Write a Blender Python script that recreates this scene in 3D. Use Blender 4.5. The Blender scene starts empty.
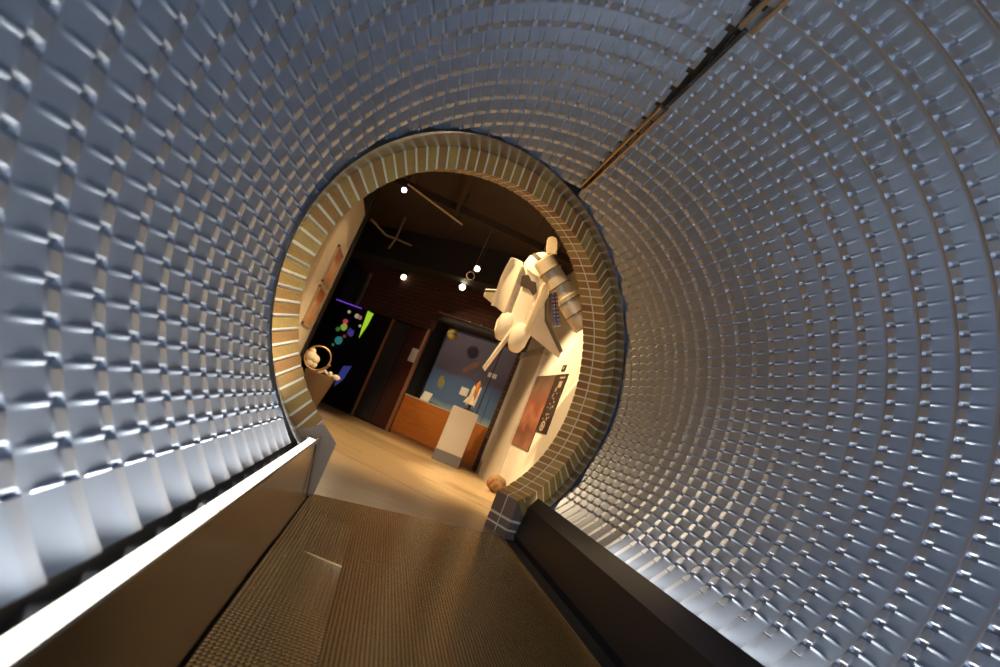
import bpy, math, random
import numpy as np
from mathutils import Vector, Matrix
random.seed(7)
rng = np.random.default_rng(7)
SC = bpy.context.scene
COL = SC.collection
K = 1.25                      # metres per tunnel radius
ZF = -0.97                    # floor level measured in tunnel radii from the tunnel axis
PSI = 0.5436598763            # the brick wall stands askew to the tunnel
U2 = np.array([math.cos(PSI), math.sin(PSI), 0.0])
NW = np.array([-math.sin(PSI), math.cos(PSI), 0.0])
W0 = np.array([-0.04548854, 3.06407029, 0.0])
A3 = lambda *v: np.array(v, float)


def M(v):
    v = np.asarray(v, float)
    return np.array([v[..., 0] * K, v[..., 1] * K, (v[..., 2] - ZF) * K]).T


def wallp(u, z, off=0.0):     # a point of the brick wall, in metres (u, z, off in tunnel radii)
    return M(W0 + U2 * u + NW * off + A3(0, 0, z))


# ------------------------------------------------------------------ materials
def mat(name, col, rough=0.5, metal=0.0, emit=None, estr=0.0, noise=None, bump=None, spec=None, coat=0.0):
    m = bpy.data.materials.new(name)
    m.use_nodes = True
    nt = m.node_tree
    b = nt.nodes['Principled BSDF']
    b.inputs['Base Color'].default_value = (*col, 1)
    b.inputs['Roughness'].default_value = rough
    b.inputs['Metallic'].default_value = metal
    if spec is not None:
        b.inputs['Specular IOR Level'].default_value = spec
    if coat:
        b.inputs['Coat Weight'].default_value = coat
        b.inputs['Coat Roughness'].default_value = 0.08
    if emit:
        b.inputs['Emission Color'].default_value = (*emit, 1)
        b.inputs['Emission Strength'].default_value = estr
    tc = nt.nodes.new('ShaderNodeTexCoord')
    if noise:                 # (scale, colour 2, lo, hi, stretch)
        n = nt.nodes.new('ShaderNodeTexNoise')
        n.inputs['Scale'].default_value = noise[0]
        n.inputs['Detail'].default_value = 5
        mp = nt.nodes.new('ShaderNodeMapping')
        mp.inputs['Scale'].default_value = noise[4] if len(noise) > 4 else (1, 1, 1)
        r = nt.nodes.new('ShaderNodeValToRGB')
        r.color_ramp.elements[0].position = noise[2]
        r.color_ramp.elements[1].position = noise[3]
        r.color_ramp.elements[0].color = (*col, 1)
        r.color_ramp.elements[1].color = (*noise[1], 1)
        nt.links.new(tc.outputs['Object'], mp.inputs['Vector'])
        nt.links.new(mp.outputs['Vector'], n.inputs['Vector'])
        nt.links.new(n.outputs['Fac'], r.inputs['Fac'])
        nt.links.new(r.outputs['Color'], b.inputs['Base Color'])
    if bump:                  # (scale, strength)
        n2 = nt.nodes.new('ShaderNodeTexNoise')
        n2.inputs['Scale'].default_value = bump[0]
        n2.inputs['Detail'].default_value = 3
        bm_ = nt.nodes.new('ShaderNodeBump')
        bm_.inputs['Strength'].default_value = bump[1]
        bm_.inputs['Distance'].default_value = 0.01
        nt.links.new(tc.outputs['Object'], n2.inputs['Vector'])
        nt.links.new(n2.outputs['Fac'], bm_.inputs['Height'])
        nt.links.new(bm_.outputs['Normal'], b.inputs['Normal'])
    return m


def mat_island(name, stops, rough=0.7, bump=(60, 0.3)):
    """each loose brick takes its own tone"""
    m = mat(name, stops[0], rough, bump=bump)
    nt = m.node_tree
    g = nt.nodes.new('ShaderNodeNewGeometry')
    r = nt.nodes.new('ShaderNodeValToRGB')
    r.color_ramp.interpolation = 'LINEAR'
    el = r.color_ramp.elements
    while len(el) < len(stops):
        el.new(0.5)
    for i, c in enumerate(stops):
        el[i].position = i / (len(stops) - 1)
        el[i].color = (*c, 1)
    tc = nt.nodes.new('ShaderNodeTexCoord')
    n = nt.nodes.new('ShaderNodeTexNoise')
    n.inputs['Scale'].default_value = 35
    mx = nt.nodes.new('ShaderNodeMix')
    mx.data_type = 'RGBA'
    mx.blend_type = 'MULTIPLY'
    mx.inputs[0].default_value = 0.35
    nt.links.new(g.outputs['Random Per Island'], r.inputs['Fac'])
    nt.links.new(tc.outputs['Object'], n.inputs['Vector'])
    nt.links.new(r.outputs['Color'], mx.inputs[6])
    nt.links.new(n.outputs['Color'], mx.inputs[7])
    nt.links.new(mx.outputs[2], nt.nodes['Principled BSDF'].inputs['Base Color'])
    return m


def mat_walkway(name, col, dashp=0.0135, dh=0.45, dist=0.0035):
    """woven metal matting: columns of short raised dashes"""
    m = mat(name, col, 0.22, 0.9)
    nt = m.node_tree
    b = nt.nodes['Principled BSDF']
    tc = nt.nodes.new('ShaderNodeTexCoord')
    sp = nt.nodes.new('ShaderNodeSeparateXYZ')
    nt.links.new(tc.outputs['Object'], sp.inputs[0])

    def mth(op, a, bv=None):
        n = nt.nodes.new('ShaderNodeMath')
        n.operation = op
        for i, v in enumerate((a, bv)):
            if v is None:
                continue
            if isinstance(v, (int, float)):
                n.inputs[i].default_value = v
            else:
                nt.links.new(v, n.inputs[i])
        return n.outputs[0]
    colw = mth('SINE', mth('MULTIPLY', sp.outputs['X'], 2 * math.pi / 0.0285))
    skew = mth('ADD', sp.outputs['Y'], mth('MULTIPLY', mth('ABSOLUTE', colw), 0.006))
    dash = mth('SINE', mth('MULTIPLY', skew, 2 * math.pi / dashp))
    h = mth('ADD', mth('MULTIPLY', mth('ABSOLUTE', colw), 0.9), mth('MULTIPLY', dash, dh))
    bp = nt.nodes.new('ShaderNodeBump')
    bp.inputs['Strength'].default_value = 0.85
    bp.inputs['Distance'].default_value = dist
    nt.links.new(h, bp.inputs['Height'])
    nt.links.new(bp.outputs['Normal'], b.inputs['Normal'])
    r = nt.nodes.new('ShaderNodeValToRGB')
    r.color_ramp.elements[0].position = 0.02
    r.color_ramp.elements[1].position = 0.95
    r.color_ramp.elements[0].color = (*[c * 0.16 for c in col], 1)  # hollows of the weave painted darker, standing in for their shade
    r.color_ramp.elements[1].color = (*col, 1)
    nt.links.new(h, r.inputs['Fac'])
    nt.links.new(r.outputs['Color'], b.inputs['Base Color'])
    return m


def mat_bricks(name, c1, c2, mortar, rot, scale=1.0):
    """small far brickwork on a vertical plane: brick texture laid in the wall's own plane"""
    m = mat(name, c1, 0.85)
    nt = m.node_tree
    tc = nt.nodes.new('ShaderNodeTexCoord')
    mp = nt.nodes.new('ShaderNodeMapping')
    mp.vector_type = 'POINT'
    mp.inputs['Rotation'].default_value = rot
    br = nt.nodes.new('ShaderNodeTexBrick')
    br.inputs['Color1'].default_value = (*c1, 1)
    br.inputs['Color2'].default_value = (*c2, 1)
    br.inputs['Mortar'].default_value = (*mortar, 1)
    br.inputs['Scale'].default_value = scale
    br.inputs['Mortar Size'].default_value = 0.012
    br.inputs['Brick Width'].default_value = 0.22
    br.inputs['Row Height'].default_value = 0.08
    nt.links.new(tc.outputs['UV'], br.inputs['Vector'])
    nt.links.new(br.outputs['Color'], nt.nodes['Principled BSDF'].inputs['Base Color'])
    return m


def mat_zones(name, axis, stops, rough=0.6, noise=0.0, nscale=4, interp='LINEAR'):
    """printed picture: bands of its own colour along one object axis (u or v of the sheet), broken by noise"""
    m = mat(name, stops[0][1], rough)
    nt = m.node_tree
    tc = nt.nodes.new('ShaderNodeTexCoord')
    sp = nt.nodes.new('ShaderNodeSeparateXYZ')
    nt.links.new(tc.outputs['UV'], sp.inputs[0])
    f = sp.outputs[axis]
    if noise:
        n = nt.nodes.new('ShaderNodeTexNoise')
        n.inputs['Scale'].default_value = nscale
        n.inputs['Detail'].default_value = 6
        nt.links.new(tc.outputs['UV'], n.inputs['Vector'])
        a = nt.nodes.new('ShaderNodeMath')
        a.operation = 'MULTIPLY_ADD'
        a.inputs[1].default_value = noise
        nt.links.new(n.outputs['Fac'], a.inputs[0])
        nt.links.new(f, a.inputs[2])
        s = nt.nodes.new('ShaderNodeMath')
        s.operation = 'SUBTRACT'
        s.inputs[1].default_value = noise / 2
        nt.links.new(a.outputs[0], s.inputs[0])
        f = s.outputs[0]
    r = nt.nodes.new('ShaderNodeValToRGB')
    r.color_ramp.interpolation = interp
    el = r.color_ramp.elements
    while len(el) < len(stops):
        el.new(0.5)
    for i, (p, c) in enumerate(stops):
        el[i].position = p
        el[i].color = (*c, 1)
    nt.links.new(f, r.inputs['Fac'])
    nt.links.new(r.outputs['Color'], nt.nodes['Principled BSDF'].inputs['Base Color'])
    return m


MT = {}
MT['steel'] = mat('galvanised_steel', (0.45, 0.505, 0.60), 0.38, 0.94, noise=(9, (0.40, 0.455, 0.545), 0.35, 0.7))
MT['collar'] = mat('collar_steel', (0.52, 0.54, 0.60), 0.26, 1.0)
MT['ledge'] = mat('ledge_steel', (0.33, 0.31, 0.305), 0.20, 1.0, bump=(2.5, 0.15))
MT['ledgeshade'] = mat('ledge_shaded_steel', (0.020, 0.018, 0.019), 0.33, 0.0, bump=(2.5, 0.12), spec=0.14)  # ledge steel again, its dark reflections put into a near-black colour
MT['coversheet'] = mat('cover_sheet', (0.62, 0.44, 0.28), 0.35, 0.2, bump=(6, 0.3))
MT['black'] = mat('matt_black', (0.012, 0.011, 0.010), 0.8)
MT['strap'] = mat('seam_strap', (0.42, 0.30, 0.17), 0.35, 0.9)
MT['strapdark'] = mat('seam_dark', (0.05, 0.045, 0.04), 0.5, 0.6)
MT['diffuser'] = mat('strip_diffuser', (0.9, 0.9, 0.86), 0.4, emit=(1.0, 0.94, 0.80), estr=3.2)
MT['walk'] = mat_walkway('woven_walkway', (0.52, 0.39, 0.17))
MT['walkleft'] = mat_walkway('woven_walkway_coarse', (0.50, 0.38, 0.17), 0.020, 0.8, 0.0020)
MT['brick'] = mat_island('arch_brick', [(0.44, 0.17, 0.04), (0.60, 0.34, 0.075), (0.66, 0.40, 0.09), (0.50, 0.23, 0.05), (0.68, 0.42, 0.105)], 0.55)
MT['jambbrick'] = mat_island('jamb_brick', [(0.26, 0.18, 0.14), (0.31, 0.22, 0.17)], 0.3)
MT['mortar'] = mat('mortar', (0.95, 0.86, 0.60), 0.9)
MT['floor'] = mat('tan_floor', (0.62, 0.47, 0.27), 0.32, noise=(2.2, (0.50, 0.36, 0.19), 0.4, 0.75, (0.8, 9, 1)))
MT['floorjoint'] = mat('floor_joint', (0.36, 0.24, 0.12), 0.6)
MT['whitewall'] = mat('white_plaster', (0.84, 0.80, 0.70), 0.8, bump=(40, 0.05))
MT['beigewall'] = mat('beige_plaster', (0.66, 0.60, 0.50), 0.8)
MT['greywall'] = mat('grey_plaster', (0.42, 0.39, 0.34), 0.8)
MT['ceil'] = mat('dark_ceiling', (0.042, 0.024, 0.014), 0.8, noise=(1.5, (0.028, 0.016, 0.010), 0.3, 0.7))
MT['dark'] = mat('dark_paint', (0.022, 0.018, 0.016), 0.6)
MT['darkgrey'] = mat('dark_grey_panel', (0.045, 0.040, 0.038), 0.45)
MT['door'] = mat('dark_red_door', (0.085, 0.026, 0.018), 0.4)
MT['jambwood'] = mat('jamb_wood', (0.34, 0.16, 0.075), 0.45)
MT['paper'] = mat('paper', (0.85, 0.80, 0.70), 0.7)
MT['orangewood'] = mat('orange_wood', (0.56, 0.19, 0.035), 0.38, noise=(3, (0.46, 0.14, 0.022), 0.35, 0.7, (1, 1, 12)))
MT['countertop'] = mat('counter_top', (0.66, 0.55, 0.40), 0.4)
MT['ped'] = mat('pedestal_paint', (0.58, 0.53, 0.44), 0.6)
MT['pedbase'] = mat('pedestal_base', (0.16, 0.15, 0.145), 0.5)
MT['model'] = mat('model_white', (0.88, 0.80, 0.62), 0.55, bump=(30, 0.1))
MT['bay'] = mat('bay_lining', (0.78, 0.68, 0.50), 0.6)
MT['modeldark'] = mat('model_dark', (0.05, 0.035, 0.025), 0.6)
MT['wingtile'] = mat('wing_edge', (0.16, 0.12, 0.09), 0.6)
MT['gold'] = mat('telescope_foil', (0.82, 0.66, 0.40), 0.35, 0.2, bump=(35, 0.35))
MT['goldside'] = mat('telescope_dark', (0.17, 0.12, 0.07), 0.5, 0.3)
MT['solar'] = mat_zones('solar_cells', 'Y', [(0, (0.07, 0.06, 0.16)), (1, (0.10, 0.09, 0.22))], 0.3)
MT['chrome'] = mat('bright_metal', (0.7, 0.66, 0.6), 0.25, 1.0)
MT['copper'] = mat('copper_rim', (0.62, 0.40, 0.25), 0.3, 0.9)
MT['brownstand'] = mat('brown_stand', (0.13, 0.08, 0.042), 0.55)
MT['rock'] = mat('brown_rock', (0.20, 0.11, 0.045), 0.6, noise=(9, (0.42, 0.25, 0.10), 0.4, 0.65), bump=(14, 0.8))
MT['redmark'] = mat('red_patch', (0.55, 0.08, 0.03), 0.5)
MT['globe'] = mat('globe_print', (0.85, 0.56, 0.03), 0.45, noise=(6, (0.10, 0.22, 0.26), 0.45, 0.62, (1, 1, 3)))
MT['tank'] = mat('orange_tank', (0.70, 0.26, 0.06), 0.5)
MT['wire'] = mat('wire', (0.03, 0.025, 0.02), 0.6)
MT['pole'] = mat('dark_pole', (0.06, 0.03, 0.02), 0.4, 0.4)
MT['warmlamp'] = mat('lamp_warm', (1, 1, 1), 0.4, emit=(1.0, 0.86, 0.58), estr=12)
MT['violetlamp'] = mat('lamp_violet', (1, 1, 1), 0.4, emit=(0.86, 0.62, 1.0), estr=22)
MT['purplebar'] = mat('purple_tube', (0.3, 0.1, 0.6), 0.4, emit=(0.20, 0.06, 0.70), estr=0.7)
MT['greenlit'] = mat('green_screen', (0.3, 0.7, 0.02), 0.5, emit=(0.35, 0.62, 0.03), estr=0.9)
MT['bluelit'] = mat('blue_screen', (0.05, 0.07, 0.3), 0.5, emit=(0.05, 0.06, 0.32), estr=0.45)
MT['exhibit'] = mat('exhibit_black', (0.014, 0.012, 0.012), 0.35)
MT['can'] = mat('lamp_can', (0.10, 0.085, 0.07), 0.4, 0.5)
MT['rail'] = mat('rail', (0.34, 0.24, 0.15), 0.4, 0.5)
MT['poster'] = mat_zones('red_planet_photo', 'Y', [(0.0, (0.30, 0.14, 0.08)), (0.22, (0.20, 0.07, 0.035)), (0.42, (0.48, 0.19, 0.10)), (0.6, (0.30, 0.10, 0.05)), (0.76, (0.24, 0.13, 0.085)), (1.0, (0.12, 0.075, 0.05))], 0.5, 0.75, 3)
MT['blackboard'] = mat('black_strip', (0.055, 0.035, 0.025), 0.5)
MT['palemark'] = mat('pale_print', (0.46, 0.36, 0.28), 0.6)
MT['sidepic'] = mat_zones('orange_cloud_photo', 'Y', [(0.0, (0.50, 0.24, 0.12)), (0.35, (0.80, 0.42, 0.22)), (0.55, (0.88, 0.62, 0.42)), (0.75, (0.62, 0.20, 0.08)), (1.0, (0.36, 0.10, 0.05))], 0.4, 0.45, 3)
MT['frame'] = mat('picture_frame', (0.48, 0.38, 0.27), 0.4)
MT['mural'] = mat_zones('space_mural', 'Y', [(0.0, (0.34, 0.46, 0.52)), (0.08, (0.10, 0.18, 0.33)), (0.42, (0.065, 0.13, 0.29)), (0.455, (0.085, 0.07, 0.12)), (0.72, (0.11, 0.095, 0.16)), (1.0, (0.13, 0.12, 0.19))], 0.55, 0.10, 5)
MT['muralorange'] = mat('mural_orange', (0.34, 0.11, 0.05), 0.55, noise=(8, (0.22, 0.10, 0.08), 0.4, 0.6))
MT['muralyellow'] = mat('mural_yellow', (0.30, 0.27, 0.06), 0.55, noise=(10, (0.20, 0.25, 0.18), 0.4, 0.6))
MT['backbrick'] = mat_bricks('back_brick', (0.12, 0.035, 0.02), (0.09, 0.028, 0.016), (0.045, 0.022, 0.014), (0, 0, 0))
MT['pierbrick'] = mat_bricks('pier_brick', (0.10, 0.045, 0.025), (0.08, 0.035, 0.02), (0.035, 0.02, 0.012), (0, 0, 0))
PLANET = {k: mat('planet_' + k, c, 0.4, emit=c, estr=0.35) for k, c in dict(pink=(0.75, 0.10, 0.16), lime=(0.50, 0.68, 0.10), teal=(0.04, 0.34, 0.34), white=(0.75, 0.66, 0.5), rose=(0.55, 0.26, 0.18), violet=(0.16, 0.06, 0.40), green=(0.08, 0.26, 0.06), red=(0.40, 0.05, 0.03)).items()}


# ------------------------------------------------------------------ builders
def wloc(o):
    v = Vector((0, 0, 0))
    while o is not None:
        v += o.location
        o = o.parent
    return np.array(v)


class MB:
    def __init__(s):
        s.v, s.f, s.uv, s.mi = [], [], {}, []

    def quad(s, a, b, c, d, uv=False, m=0):
        i = len(s.v)
        s.v += [np.asarray(x, float) for x in (a, b, c, d)]
        if uv:
            s.uv[len(s.f)] = uv if uv is not True else [(0, 0), (1, 0), (1, 1), (0, 1)]
        s.f.append((i, i + 1, i + 2, i + 3))
        s.mi.append(m)

    def poly(s, pts, m=0):
        i = len(s.v)
        s.v += [np.asarray(x, float) for x in pts]
        s.f.append(tuple(range(i, i + len(pts))))
        s.mi.append(m)

    def box(s, o, ax, ay, az, m=0):
        o, ax, ay, az = (np.asarray(x, float) for x in (o, ax, ay, az))
        if np.dot(np.cross(ax, ay), az) < 0:
            ax, ay = ay, ax
        i = len(s.v)
        s.v += [o, o + ax, o + ax + ay, o + ay, o + az, o + ax + az, o + ax + ay + az, o + ay + az]
        for q in ((0, 3, 2, 1), (4, 5, 6, 7), (0, 1, 5, 4), (1, 2, 6, 5), (2, 3, 7, 6), (3, 0, 4, 7)):
            s.f.append(tuple(i + k for k in q))
            s.mi.append(m)

    def cbox(s, c, ax, ay, az, m=0):
        c, ax, ay, az = (np.asarray(x, float) for x in (c, ax, ay, az))
        s.box(c - (ax + ay + az) / 2, ax, ay, az, m)

    def prism(s, pts, d, m=0):
        pts = [np.asarray(p, float) for p in pts]
        d = np.asarray(d, float)
        n = len(pts)
        i = len(s.v)
        s.v += pts + [p + d for p in pts]
        s.f.append(tuple(range(i + n - 1, i - 1, -1)))
        s.f.append(tuple(range(i + n, i + 2 * n)))
        for k in range(n):
            s.f.append((i + k, i + (k + 1) % n, i + n + (k + 1) % n, i + n + k))
        s.mi += [m] * (n + 2)

    def rings(s, rings, cap=True, closed=True, m=0):
        n = len(rings[0])
        i = len(s.v)
        for r in rings:
            s.v += [np.asarray(p, float) for p in r]
        for k in range(len(rings) - 1):
            for j in range(n if closed else n - 1):
                a = i + k * n + j
                b = i + k * n + (j + 1) % n
                s.f.append((a, b, b + n, a + n))
                s.mi.append(m)
        if cap:
            s.f.append(tuple(range(i + n - 1, i - 1, -1)))
            j = i + (len(rings) - 1) * n
            s.f.append(tuple(range(j, j + n)))
            s.mi += [m, m]

    def lathe(s, o, axis, prof, n=24, m=0, up=None):
        """prof: (distance along the axis, radius)"""
        ax = np.asarray(axis, float)
        ax = ax / np.linalg.norm(ax)
        h = A3(0, 0, 1) if abs(ax[2]) < 0.9 else A3(1, 0, 0)
        e1 = np.cross(ax, h)
        e1 /= np.linalg.norm(e1)
        e2 = np.cross(ax, e1)
        R = []
        for d, r in prof:
            R.append([np.asarray(o, float) + ax * d + max(r, 1e-4) * (math.cos(t) * e1 + math.sin(t) * e2) for t in np.linspace(0, 2 * math.pi, n, endpoint=False)])
        s.rings(R, m=m)

    def tube(s, pts, r, n=8, m=0):
        pts = [np.asarray(p, float) for p in pts]
        R = []
        for k, p in enumerate(pts):
            d = pts[min(k + 1, len(pts) - 1)] - pts[max(k - 1, 0)]
            d /= np.linalg.norm(d)
            h = A3(0, 0, 1) if abs(d[2]) < 0.9 else A3(1, 0, 0)
            e1 = np.cross(d, h)
            e1 /= np.linalg.norm(e1)
            e2 = np.cross(d, e1)
            R.append([p + r * (math.cos(t) * e1 + math.sin(t) * e2) for t in np.linspace(0, 2 * math.pi, n, endpoint=False)])
        s.rings(R, m=m)

    def sphere(s, c, r, nu=24, nv=14, m=0, sc=(1, 1, 1)):
        prof = [(-math.cos(t) * r, math.sin(t) * r) for t in np.linspace(0.02, math.pi - 0.02, nv)]
        k = len(s.v)
        s.lathe(c, (0, 0, 1), prof, nu, m)
        for q in range(k, len(s.v)):
            s.v[q] = np.asarray(c) + (s.v[q] - np.asarray(c)) * np.asarray(sc)

    def build(s, name, m, parent=None, smooth=False, bevel=0, kind=None, angle=40, loc=None):
        me = bpy.data.meshes.new(name)
        base = wloc(parent) if parent is not None else (np.zeros(3) if loc is None else np.asarray(loc, float))
        me.from_pydata([tuple(p - base) for p in s.v], [], s.f)
        for mm in (m if isinstance(m, (list, tuple)) else [m]):
            me.materials.append(MT[mm] if isinstance(mm, str) else mm)
        if any(s.mi):
            me.polygons.foreach_set('material_index', s.mi)
        if s.uv:
            l = me.uv_layers.new(name='UVMap')
            for fi, uv in s.uv.items():
                for li, c in zip(me.polygons[fi].loop_indices, uv):
                    l.data[li].uv = c
        if smooth:
            me.polygons.foreach_set('use_smooth', [True] * len(me.polygons))
            me.set_sharp_from_angle(angle=math.radians(angle))
        me.update()
        o = bpy.data.objects.new(name, me)
        COL.objects.link(o)
        if parent is not None:
            o.parent = parent
        elif loc is not None:
            o.location = loc
        if bevel:
            b = o.modifiers.new('bevel', 'BEVEL')
            b.width = bevel
            b.segments = 2
            b.limit_method = 'ANGLE'
        if kind:
            o['kind'] = kind
        return o


def thing(name, label, cat, loc, group=None):
    o = bpy.data.objects.new(name, None)
    o.empty_display_size = 0.1
    COL.objects.link(o)
    o.location = tuple(float(x) for x in loc)
    return tag(o, label, cat, group)


def tag(o, label, cat, group=None):
    o['label'] = label
    o['category'] = cat
    if group:
        o['group'] = group
    return o


# ------------------------------------------------------------------ the corrugated tunnel
P, YL, DTH = 0.1120, 0.7684, 0.0499
END0, ENDK = 2.756, 0.787                       # the shell is cut askew where it meets the brick wall
DEP = 0.024
PROF = [(0.0, .0225, 0, 0), (0.05, .0225, 0, 0), (0.09, .0210, 0, 0), (0.19, .0165, .2, 0), (0.28, .0130, 1, 0), (0.42, .0076, 1, 0), (0.52, .0037, .9, 0), (0.55, .0024, 0, .6),
        (0.59, .0016, 0, 1), (0.66, .0011, 0, 0.75), (0.73, .0006, 0, 1), (0.77, .0002, 0, .5), (0.795, .0003, 0, 0), (0.97, .0215, 0, 0)]
CELL = [(-0.5, 0, 0), (-0.20, 0, 0), (-0.16, 0.0, 0.30), (-0.11, 0.15, 0.62), (-0.065, 0.7, 0.86), (-0.022, 1, 1), (0.022, 1, 1), (0.065, 0.7, 0.86), (0.11, 0.15, 0.62), (0.16, 0.0, 0.30), (0.20, 0, 0)]
RIDGE, DENT = 0.0040, 0.0085


def shell(name, t0, t1, phase, k0, k1, fine=True):
    """ring k has its crest centre at y = YL + k*P; angles run from t0 to t1; crimps sit at phase + i*DTH"""
    if fine:
        i0, i1 = int(math.floor((t0 - phase) / DTH)), int(math.ceil((t1 - phase) / DTH))
        th, am = [], []
        for i in range(i0, i1 + 1):
            for c, a, a2 in CELL:
                t = phase + (i + c) * DTH
                if t0 < t < t1:
                    th.append(t)
                    am.append((a, a2))
        # the last hand's breadth above the ledge is left plain
        th = np.array([t0] + th + [t1])
        am = np.array([(0, 0)] + am + [(0, 0)], float)
        z = np.sin(th)
        am[z < -0.690 + 0.072] = 0
    else:
        th = np.linspace(t0, t1, 48)
        am = np.zeros((len(th), 2))
    ys, ds, rf, rc = [], [], [], []
    for k in range(k0, k1 + 1):
        for v, d, f, c in PROF:
            ys.append(YL + (k + v - 0.655) * P)
            ds.append(d)
            rf.append(f)
            rc.append(c)
    ys, ds, rf, rc = map(np.array, (ys, ds, rf, rc))
    r = 1 + ds[:, None] - RIDGE * rf[:, None] * am[None, :, 0] + DENT * rc[:, None] * am[None, :, 1]
    X = r * np.cos(th)[None, :]
    Z = r * np.sin(th)[None, :]
    Y = np.repeat(ys[:, None], len(th), 1)
    if fine:                                    # the end of the shell follows the skew cut
        lim = END0 + ENDK * X
        over = Y > lim
        Y = np.where(over, lim, Y)
    n, m = X.shape
    V = M(np.stack([X, Y, Z], -1).reshape(-1, 3))
    idx = np.arange(n * m).reshape(n, m)
    F = np.stack([idx[:-1, :-1], idx[:-1, 1:], idx[1:, 1:], idx[1:, :-1]], -1).reshape(-1, 4)
    if fine:
        ov = over.reshape(-1)
        F = F[~ov[F].all(1)]
    me = bpy.data.meshes.new(name)
    me.vertices.add(len(V))
    me.vertices.foreach_set('co', V.ravel())
    me.loops.add(F.size)
    me.loops.foreach_set('vertex_index', F.ravel().astype(np.int32))
    me.polygons.add(len(F))
    me.polygons.foreach_set('loop_start', np.arange(0, F.size, 4, dtype=np.int32))
    me.polygons.foreach_set('loop_total', np.full(len(F), 4, dtype=np.int32))
    me.update(calc_edges=True)
    me.validate()
    me.polygons.foreach_set('use_smooth', [True] * len(me.polygons))
    me.set_sharp_from_angle(angle=math.radians(26))
    me.materials.append(MT['steel'])
    o = bpy.data.objects.new(name, me)
    COL.objects.link(o)
    o['kind'] = 'structure'
    return o


TL0, TL1 = math.radians(87.9), math.pi + math.asin(0.690)
TR0, TR1 = -math.asin(0.690), math.radians(86.8)
shell('wall_left', TL0, TL1, 0.30 * DTH, -4, 17)
shell('wall_right', TR0, TR1, 0.49 * DTH, -4, 25)
shell('wall_left.001', TL0, TL1, 0, -24, -5, False)
shell('wall_right.001', TR0, TR1, 0, -24, -5, False)

# crown seam: a dark backing strip and the two bolted straps below it
b = MB()
for x0, x1, z in ((0.024, 0.074, 1.016),):
    b.box(M(A3(x0, -2.0, z)), A3((x1 - x0) * K, 0, 0), A3(0, 4.72 * K, 0), A3(0, 0, 0.02))
b.build('trim_1', 'strapdark', kind='structure')
b = MB()
for y0, y1, w, dx in ((1.80, 2.64, 0.011, 0.014), (0.3, 1.33, 0.014, 0.020)):
    for sgn in (-1, 1):
        b.prism([M(A3(0.072 - 0.0155 * (y - 0.9) / 1.0 + sgn * dx - w / 2 + q * w, y, 0.986)) for y, q in ((y0, 0), (y0, 1), (y1, 1), (y1, 0))], A3(0, 0, 0.022))
b.build('trim_2', 'strap', kind='structure', bevel=0.003)
b = MB()
b.prism([M(A3(0.066 - 0.0155 * (y - 0.9) + q * 0.014, y, 0.990)) for y, q in ((1.33, 0), (1.33, 1), (1.80, 1), (1.80, 0))], A3(0, 0, 0.022))
b.build('trim_3', 'strapdark', kind='structure')

# ------------------------------------------------------------------ brick arch in the askew wall
FO = [1.139, 0.006, 0.054, 0.09, -0.014, -0.016, -0.01]


def outer(ph):
    r = FO[0] + FO[1] * math.cos(ph) + FO[2] * math.sin(ph) + FO[3] * math.cos(2 * ph) + FO[4] * math.sin(2 * ph) + FO[5] * math.cos(3 * ph) + FO[6] * math.sin(3 * ph)
    return np.array([r * math.cos(ph), r * math.sin(ph)])


def joint(ph):
    return ph + math.radians(22) * math.sin(2 * ph)


def inner(ph):
    a = joint(ph)
    return outer(ph) - 0.115 * np.array([math.cos(a), math.sin(a)])


PH0, PH1 = math.radians(-43), math.radians(222)
phs = np.linspace(PH0, PH1, 2000)
arc = np.r_[0, np.cumsum([np.linalg.norm(outer(phs[i + 1]) - outer(phs[i])) for i in range(len(phs) - 1)])]
NB = int(round(arc[-1] / 0.0665))
tb = np.interp(np.linspace(0, arc[-1], NB + 1), arc, phs)


def depw(ph):                 # the reveal is deepest on the right, shallower over the crown
    t = min(max((math.radians(100) - ph) / math.radians(70), 0), 1)
    return 0.11 + 0.10 * t * t * (3 - 2 * t)




def wp(uv, off):
    return wallp(uv[0], uv[1], off)


bricks = MB()
core = MB()
for k in range(NB):
    a, c = tb[k], tb[k + 1]
    g = 0.105
    a2, c2 = a + (c - a) * g, c - (c - a) * g
    oa, oc, ia, ic = outer(a2), outer(c2), inner(a2), inner(c2)
    j = rng.normal(0, 0.0012)
    dw = depw(a)
    for o0, o1 in ((-0.004 + j, dw / 2 - 0.0065), (dw / 2 + 0.0065, dw + 0.002)):
        lift = -0.0035 + rng.normal(0, 0.001)
        da = (ia - oa) / np.linalg.norm(ia - oa)
        P4 = [oa, oc, ic + da * -lift * 0 + da * 0.0035, ia + da * 0.0035]
        i = len(bricks.v)
        bricks.v += [wp(q, o0) for q in P4] + [wp(q, o1) for q in P4]
        for q in ((0, 1, 2, 3), (7, 6, 5, 4), (0, 4, 5, 1), (1, 5, 6, 2), (2, 6, 7, 3), (3, 7, 4, 0)):
            bricks.f.append(tuple(i + x for x in q))
            bricks.mi.append(0)
for k in range(NB * 2):
    a, c = np.interp([k / 2, (k + 1) / 2], np.arange(NB + 1), tb)
    P4 = [outer(a), outer(c), inner(c), inner(a)]
    core.prism([wp(q, 0.0) for q in P4], NW * (depw(a) - 0.004) * K)
arch = bricks.build('wall_arch', 'brick', kind='structure', bevel=0.003)
core.build('wall_arch.001', 'mortar', kind='structure')

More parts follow.
